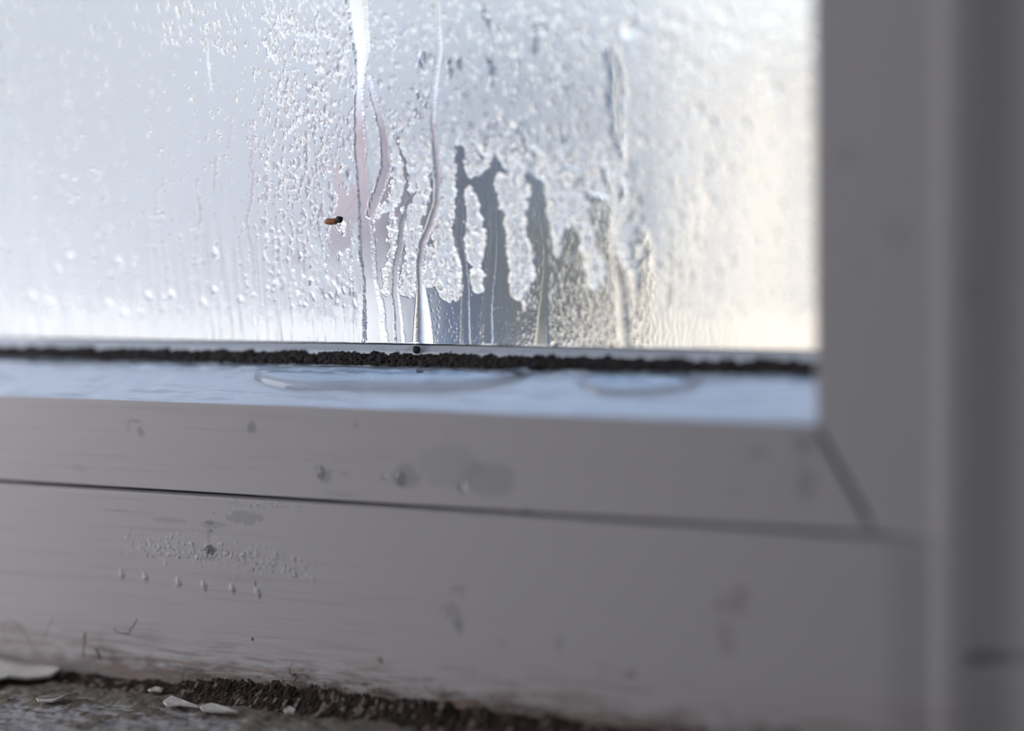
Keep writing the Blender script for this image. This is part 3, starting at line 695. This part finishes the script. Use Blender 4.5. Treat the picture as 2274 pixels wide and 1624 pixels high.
# puddles on the bead
def puddle(name, outline, hmax, label, step=.35):
    """outline: px points on the bead, in order"""
    sl = (zsh - Z_GK * 1000) / (Y_SH * 1000 - Y_GK * 1000)
    def onb(px, py):
        d = ray(px, py); # plane z = Z_GK + sl*(y - Y_GK)
        t_ = (Z_GK + sl * (CAM[1] - Y_GK) - CAM[2]) / (d[2] - sl * d[1]); p = CAM + d * t_; return p[0] * 1000, p[1] * 1000
    P = np.array([onb(*o) for o in outline])
    # smooth closed outline
    for _ in range(3):
        A = P; B = np.roll(P, -1, 0); P = np.stack([A * .75 + B * .25, A * .25 + B * .75], 1).reshape(-1, 2)
    xs = np.arange(P[:, 0].min() + .02, P[:, 0].max(), step)
    rows = []
    E0 = P; E1 = np.roll(P, -1, 0)
    for x in xs:
        m = (E0[:, 0] - x) * (E1[:, 0] - x) < 0
        yv = E0[m, 1] + (x - E0[m, 0]) / (E1[m, 0] - E0[m, 0]) * (E1[m, 1] - E0[m, 1])
        if len(yv) >= 2: rows.append((x, yv.min(), yv.max()))
    rows = np.array(rows); K = 40
    s_ = (1 - np.cos(np.linspace(0, math.pi, K))) / 2
    X = np.repeat(rows[:, :1], K, 1); Yf = rows[:, 1:2] + (rows[:, 2:3] - rows[:, 1:2]) * s_[None, :]
    wd = (rows[:, 2:3] - rows[:, 1:2])
    ex = np.minimum(X - rows[0, 0], rows[-1, 0] - X)
    dist = np.minimum(np.minimum(Yf - rows[:, 1:2], rows[:, 2:3] - Yf), ex)
    rad = 1.6
    k = np.sqrt(np.clip(1 - (1 - np.clip(dist / rad, 0, 1)) ** 2, 0, 1))
    level = hmax * (1 + .5 * (1 - s_[None, :] * 1.6))            # lies thicker on its lower side
    hh = k * np.clip(level, .25, 9)
    zb_ = bead_z(Yf, X) + .05
    top = np.stack([X, Yf, zb_ + hh], -1).reshape(-1, 3); bo = np.stack([X, Yf, zb_ - .25], -1).reshape(-1, 3); nn = len(top)
    o = mesh_np(name, np.r_[top, bo] * MM, np.r_[grid_quads(len(rows), K), grid_quads(len(rows), K, True) + nn], M_water)
    return tag(o, label, 'puddle')
puddle('water_puddle', [(560, 838), (575, 826), (620, 820), (760, 818), (900, 820), (1040, 823), (1120, 826), (1165, 820), (1200, 806), (1210, 808), (1190, 824), (1150, 846), (1105, 858), (1040, 865), (960, 868), (880, 869), (800, 866), (740, 866), (670, 869), (620, 862), (575, 850)], 1.35,
       'long clear puddle of water lying on the bead below the brown speck')
puddle('water_puddle', [(1270, 848), (1300, 836), (1380, 834), (1480, 836), (1545, 840), (1565, 852), (1530, 868), (1440, 880), (1370, 882), (1310, 872)], 1.1,
       'smaller blurred puddle on the bead to the right of the long one')

# wet drips drying on the sash face
def drip(px, py, rx, rz, h, label):
    x, z = F_(px, py); y = Y_SH * 1000
    v, f = [], []
    n = 18; m = 6
    for i in range(m + 1):
        rr = i / m
        for j in range(n):
            a_ = 2 * math.pi * j / n; w = rx * (1 - .3 * math.sin(a_))
            v.append(((x + rr * w * math.cos(a_)) * MM, (y - .02 - h * (1 - rr ** 2)) * MM, (z + rr * rz * math.sin(a_)) * MM))
    for i in range(m):
        for j in range(n): f.append((i * n + j, (i + 1) * n + j, (i + 1) * n + (j + 1) % n, i * n + (j + 1) % n))
    f.append(tuple(m * n + j for j in range(n))[::-1])
    return tag(poly('water_drip', v, f, M_water, None, True), label, 'water drop', 'drips clinging to the sash face')
drip(714, 1050, 1.1, 2.0, .35, 'leftmost drip clinging to the white sash face, under the puddle')
drip(852, 1056, .8, 1.1, .25, 'smallest drip on the sash face, second from the left')
drip(890, 1062, 1.5, 2.2, .4, 'fattest drip on the sash face, third from the left')
drip(1026, 1078, 1.1, 1.9, .35, 'drip on the sash face farthest to the right, beside a grey water mark')

# ------------------------------------------------------------------ sill, mould, flakes, fibres
SLX = axis((xl, -150, 6), (-150, 30, .5), (30, 140, 1.5), (140, xr + 40, 8))
SLY = axis((-260, -110, 6), (-110, Y_LF * 1000 + 1, .5))
ax_, ay_ = np.meshgrid(SLX, SLY, indexing='ij')
fl1 = fbm(ax_ / 9, ay_ / 5, 401, 4); fl2 = fbm(ax_ / 3.5, ay_ / 1.6, 403, 4)
ter = np.floor(fl1 * 7) / 7
zs_ = zbt - .6 + ter * 2.2 - .9 + fl2 * 1.1 + .25 * fbm(ax_ / .9, ay_ / .7, 405, 3)
zs_ += -1.0 * sm(Y_LF * 1000 - 9, Y_LF * 1000 - 2, ay_)
sc_ = np.ones(ax_.shape + (3,)) * np.array((.37, .365, .375))
bw_ = np.clip(sm(.50, .60, fl2 * .55 + fl1 * .45 + .26 * sm(Y_LF * 1000 - 26, Y_LF * 1000 - 6, ay_)) , 0, 1)
sc_ += (np.array((.17, .145, .11)) - sc_) * (bw_ * .9)[..., None]
sc_ += (np.array((.05, .045, .042)) - sc_) * np.clip(sm(.62, .72, fbm(ax_ / 2.4, ay_ / 1.2, 409, 4)) * .5, 0, 1)[..., None]
sill = mesh_np('trim_1', np.stack([ax_, ay_, zs_], -1).reshape(-1, 3) * MM, grid_quads(len(SLX), len(SLY)), M_sillm, None, {'Col': sc_.reshape(-1, 3)})
sill['kind'] = 'structure'; tag(sill, 'window sill with flaking grey-white paint over bare wood', 'sill')
sb = box('sill_board', (X_L, -.26, Z_BT - .030), (X_R + .03, -.019, Z_BT - .0035), M_core); sb.parent = sill

# mould packed into the corner between frame and sill
MX = axis((-150, -100, .6), (-100, 45, .28), (45, 110, .6))
K = 44
mx2, mk2 = np.meshgrid(MX, np.arange(K), indexing='ij')
s_ = mk2 / (K - 1)
wdn = 1.5 * (2.2 + 2.4 * sm(-130, -40, mx2)) + 1.8 * (fbm(mx2 / 7, mx2 * 0, 501, 3) - .5) * 2       # how far it spreads on the sill
uph = 1.3 + 3.6 * sm(-80, -35, mx2) * sm(110, 40, mx2) + 1.5 * (fbm(mx2 / 5, mx2 * 0, 503, 4) - .5) * 2
ang = s_ * math.pi / 2
yb = Y_LF * 1000 + .9 - wdn * 1.5 * (1 - np.sin(ang)) ** 1.0 - .6 * np.sin(2 * ang)
zb2 = zbt - .55 + (uph * 1.3) * (1 - np.cos(ang)) + .5 * np.sin(2 * ang)
gr_ = fbm(mx2 / 1.5, mk2 / 6.0, 507, 5, .6) - .5; gr2 = fbm(mx2 / .35, mk2 / 2, 509, 2) - .5
yb -= (gr_ * 1.7 + gr2 * .9) * np.sin(ang * 2) ** .5; zb2 += (gr_ * .6 + gr2 * .5) * np.sin(ang * 2) ** .5
mc2 = np.ones(mx2.shape + (3,)) * np.array((.050, .037, .032)) * (.25 + 1.6 * fbm(mx2 / 1.6, mk2 / 7, 511, 4, .6)[..., None])
lt = sm(.64, .72, fbm(mx2 / 1.6, mk2 / 9, 513, 3)) * .75
mc2 += (np.array((.32, .28, .24)) - mc2) * lt[..., None]
md = mesh_np('mould', np.stack([mx2, yb, zb2], -1).reshape(-1, 3) * MM, grid_quads(len(MX), K), M_mould, None, {'Col': np.clip(mc2, 0, 1).reshape(-1, 3)})
tag(md, 'crumbly black-brown mould packed in the corner where the frame meets the sill', 'mould', None, 'stuff')

def flake(outline, thick, lift, label, mat=M_flake, zoff=1.0):
    pts = [on_z(px, py, Z_BT + zoff * MM) for px, py in outline]
    n = len(pts); c = sum(pts) / n
    rings = []
    for k_, sc in enumerate((1, .66, .33)):
        rings += [Vector(c + (p - c) * sc) + Vector((0, 0, lift * (sc ** 2) * (.4 + .6 * math.sin(i * 1.7)) + (random.random() - .5) * .0003)) for i, p in enumerate(pts)]
    top = rings + [Vector(c)]; m_ = len(top)
    v = top + [p - Vector((0, 0, thick)) for p in top]; f = []
    for o_, fl_ in ((0, 0), (m_, 1)):
        for k_ in range(2):
            for i in range(n):
                qd = (o_ + k_ * n + i, o_ + k_ * n + (i + 1) % n, o_ + (k_ + 1) * n + (i + 1) % n, o_ + (k_ + 1) * n + i); f.append(qd[::-1] if fl_ else qd)
        for i in range(n):
            td = (o_ + 2 * n + i, o_ + 2 * n + (i + 1) % n, o_ + 3 * n); f.append(td[::-1] if fl_ else td)
    for i in range(n): f.append((i, m_ + i, m_ + (i + 1) % n, (i + 1) % n))
    return tag(poly('paint_flake', v, f, mat), label, 'paint flake', 'loose paint flakes on the sill')
flake([(-120, 1470), (-20, 1468), (50, 1476), (95, 1478), (105, 1486), (135, 1490), (110, 1500), (60, 1506), (20, 1510), (-40, 1520), (-120, 1524)], .0008, .0012, 'large curled paint flake at the left end of the sill', zoff=2.2)
flake([(80, 1553), (110, 1552), (140, 1545), (174, 1535), (176, 1541), (150, 1549), (115, 1557), (85, 1558)], .0004, .0012, 'long thin paint sliver curling up from the sill', zoff=2.0)
flake([(328, 1532), (345, 1527), (362, 1528), (358, 1535), (335, 1536)], .0005, .0004, 'small pale chip of paint alone in front of the mould', zoff=1.6)
flake([(362, 1558), (380, 1550), (405, 1555), (425, 1562), (440, 1570), (400, 1568), (370, 1566)], .0006, .0006, 'broad pale paint chip against the edge of the mould', zoff=1.6)
flake([(443, 1570), (470, 1565), (505, 1572), (530, 1580), (500, 1582), (450, 1579)], .0006, .0005, 'crumbled beige chip right of the broad paint chip', zoff=1.6)
flake([(630, 1578), (642, 1572), (655, 1576), (652, 1583), (635, 1584)], .0006, .0004, 'little rounded beige crumb right of the crumbled chip', zoff=1.6)

def fibre(pts, y0, label, rad=.00010):
    P = []
    for px, py, dy in pts: P.append(on_y(px, py, y0 - dy * MM))
    P = [Vector(p) for p in P]; Q = []
    for i in range(len(P) - 1):
        p0, p1, p2, p3 = P[max(i - 1, 0)], P[i], P[i + 1], P[min(i + 2, len(P) - 1)]
        for k_ in range(6):
            t_ = k_ / 6; Q.append(.5 * ((2 * p1) + (p2 - p0) * t_ + (2 * p0 - 5 * p1 + 4 * p2 - p3) * t_ ** 2 + (3 * p1 - p0 - 3 * p2 + p3) * t_ ** 3))
    Q.append(P[-1])
    return tag(tube('fibre', Q, rad, M_hair), label, 'fibre', 'hairs and fibres caught at the foot of the frame')
yf = Y_LF - .0012
fibre([(0, 1405, 0), (8, 1385, 1), (25, 1377, 2), (42, 1390, 1.5), (58, 1412, 1), (75, 1440, 0)], yf, 'looped dark hair at the far left foot of the frame')
fibre([(97, 1420, 0), (105, 1400, 1), (118, 1370, .5)], yf, 'straight thin hair leaning right beside the looped hair', .00008)
fibre([(252, 1395, 0), (262, 1405, 1), (278, 1407, 1), (288, 1408, .5), (290, 1398, 1), (300, 1385, 1.5), (304, 1374, 1)], yf, 'bent dirty thread shaped like a hook on the frame foot', .00015)
fibre([(186, 1418, 0), (190, 1405, 1), (186, 1440, 1), (185, 1462, 0)], yf, 'short dark bristle left of the hooked thread', .00018)
fibre([(210, 1440, 0), (218, 1450, 1), (222, 1465, 0)], yf, 'stubby dark curl beside the short bristle', .0003)
fibre([(642, 1498, 0), (645, 1480, .8), (652, 1472, .6)], yf, 'fine hair standing up out of the mould', .00008)

# ------------------------------------------------------------------ outdoors
M_grd = plain('pale_paving', (.52, .42, .30), .9, 3, .1, .2)
M_asph = plain('dark_asphalt', (.028, .031, .038), .9, 20, .2, .3)
M_wht = plain('white_render', (.49, .455, .41), .9, 6, .04, .1)
M_crm = plain('cream_render', (.54, .455, .35), .9, 6, .05, .1)
M_brk = plain('pink_brick', (.54, .42, .40), .9, 12, .15, .2)
M_roof = plain('slate_roof', (.44, .40, .37), .8, 8, .1, .2)
M_leaf = plain('dark_hedge_leaves', (.085, .080, .060), .8, 14, .5, .5, .02)
M_win = plain('dark_house_glass', (.05, .06, .08), .15)
ZG = -1.15
def far(px, y): q_ = on_y(px, 400, y); return float(q_[0])
def farz(py, px, y): return float(on_y(px, py, y)[2])
g_ = box('terrain', (-60, .12, ZG - .2), (40, 120, ZG), M_grd); g_.name = 'ground'; g_['kind'] = 'structure'
dq = [(far(870, 2.2), 2.2), (far(1165, 2.2), 2.2), (far(1140, 9.0), 9.0), (far(895, 9.0), 9.0)]
rd = poly('driveway', [(x, y, ZG + h_) for h_ in (.001, .012) for x, y in dq], [(4, 5, 6, 7), (3, 2, 1, 0), (0, 1, 5, 4), (1, 2, 6, 5), (2, 3, 7, 6), (3, 0, 4, 7)], M_asph); rd['kind'] = 'structure'
# low white garden wall
y0 = 5.2
gw = empty('garden_wall', (far(300, y0), y0, ZG)); tag(gw, 'low white garden wall glowing behind the lower left of the pane', 'wall')
def child_box(nm, lo, hi, mat, par):
    l = par.location; return box(nm, [a_ - b_ for a_, b_ in zip(lo, l)], [a_ - b_ for a_, b_ in zip(hi, l)], mat, par)
zt = farz(668, 400, y0)
child_box('wall_body', (far(-900, y0), y0, ZG), (far(855, y0), y0 + .2, zt), M_wht, gw)
child_box('coping', (far(-900, y0), y0 - .03, zt), (far(858, y0), y0 + .23, zt + .04), M_wht, gw)
# cream outbuilding on the right
y1 = 5.6
ob = empty('cream_building', (far(1700, y1), y1, ZG)); tag(ob, 'sunlit cream building blurred behind the right of the pane', 'building')
zt1 = farz(110, 1700, y1)
child_box('wall', (far(1490, y1), y1, ZG), (far(2500, y1), y1 + 3, zt1), M_crm, ob)
child_box('roof', (far(1480, y1), y1 - .05, zt1), (far(2520, y1), y1 + 3.1, zt1 + .08), M_wht, ob)
# low cream wall joining it
lw = box('low_cream_wall', (far(1400, y1), y1 - .1, ZG), (far(1489, y1), y1 + .1, farz(560, 1500, y1)), M_crm)
tag(lw, 'low cream wall beside the building behind the lower right of the pane', 'wall')
# pink brick house, far
y2 = 16
hs = empty('brick_house', (far(600, y2), y2, ZG)); tag(hs, 'pinkish brick house far behind the left half of the pane', 'house')
za, zb_ = farz(215, 600, y2), farz(130, 600, y2)
xa, xb = far(340, y2), far(1000, y2)
child_box('wall', (xa, y2, ZG), (xb, y2 + 6, za), M_brk, hs)
l = hs.location
vr = [(xa - .3, y2 - .3, za), (xb + .3, y2 - .3, za), (xb + .3, y2 + 6.3, za), (xa - .3, y2 + 6.3, za), (xa + .8, y2 + 3, za + 1.0), (xb - .8, y2 + 3, za + 1.0)]
poly('roof', [Vector(p) - Vector(l) for p in vr], [(0, 1, 5, 4), (1, 2, 5), (2, 3, 4, 5), (3, 0, 4), (3, 2, 1, 0)], M_roof, hs)
for k in range(3):
    wx = xa + (xb - xa) * (.2 + .3 * k); child_box('window', (wx - .35, y2 - .03, za - 1.2), (wx + .35, y2 + .02, za - .4), M_win, hs)
# hedge
def hedge(px0, px1, pt_, pb_, y, label):
    x0, x1 = far(px0, y), far(px1, y); zt_ = farz(pt_, (px0 + px1) / 2, y); n = 40; m = 24
    root = empty('hedge', ((x0 + x1) / 2, y, ZG)); tag(root, label, 'hedge')
    v, f = [], []
    for i in range(n + 1):
        for j in range(m):
            a_ = math.pi * j / (m - 1); t_ = i / n
            taper = min(1, (min(t_, 1 - t_) * 7 + .25)) ** .5
            k_ = 1 + .25 * (float(fbm(np.array(t_ * 12.), np.array(j * .5), 77, 3)) - .5)
            v.append(((x0 + (x1 - x0) * t_) - root.location[0], -math.cos(a_) * .5 * k_ * taper, max(0, (math.sin(a_) ** .6) * (zt_ - ZG) * k_ * taper)))
    for i in range(n):
        for j in range(m - 1): f.append((i * m + j, (i + 1) * m + j, (i + 1) * m + j + 1, i * m + j + 1))
    poly('foliage', v, f, M_leaf, root, True)
hedge(1165, 1440, 400, 700, 7.0, 'dark hedge blurred behind the wiped streaks')

M_slate = plain('grey_slate_cladding', (.052, .058, .068), .8, 8, .12, .2)
M_mauve = plain('weathered_grey_boards', (.20, .18, .195), .8, 8, .12, .2)
y3 = 9.0
gb = empty('slate_building', (far(1010, y3), y3, ZG)); tag(gb, 'tall slate grey building blurred behind the wiped streaks in the middle', 'building')
zt3 = farz(-40, 1010, y3)
child_box('wall', (far(900, y3), y3, ZG), (far(1135, y3), y3 + 3, zt3), M_slate, gb)
child_box('roof', (far(890, y3), y3 - .1, zt3), (far(1145, y3), y3 + 3.1, zt3 + .15), M_roof, gb)
y4 = 10.5
fn = empty('board_fence', (far(760, y4), y4, ZG)); tag(fn, 'weathered mauve-grey board fence blurred behind the wide run', 'fence')
x0_, x1_ = far(-500, y4), far(905, y4); zt4 = farz(445, 760, y4); nb = 48
for k in range(nb):
    a_ = x0_ + (x1_ - x0_) * k / nb; child_box('board', (a_ + .005, y4, ZG), (a_ + (x1_ - x0_) / nb - .005, y4 + .03, zt4), M_mauve, fn)
child_box('rail', (x0_, y4 + .03, ZG + .4), (x1_, y4 + .08, ZG + .5), M_mauve, fn)
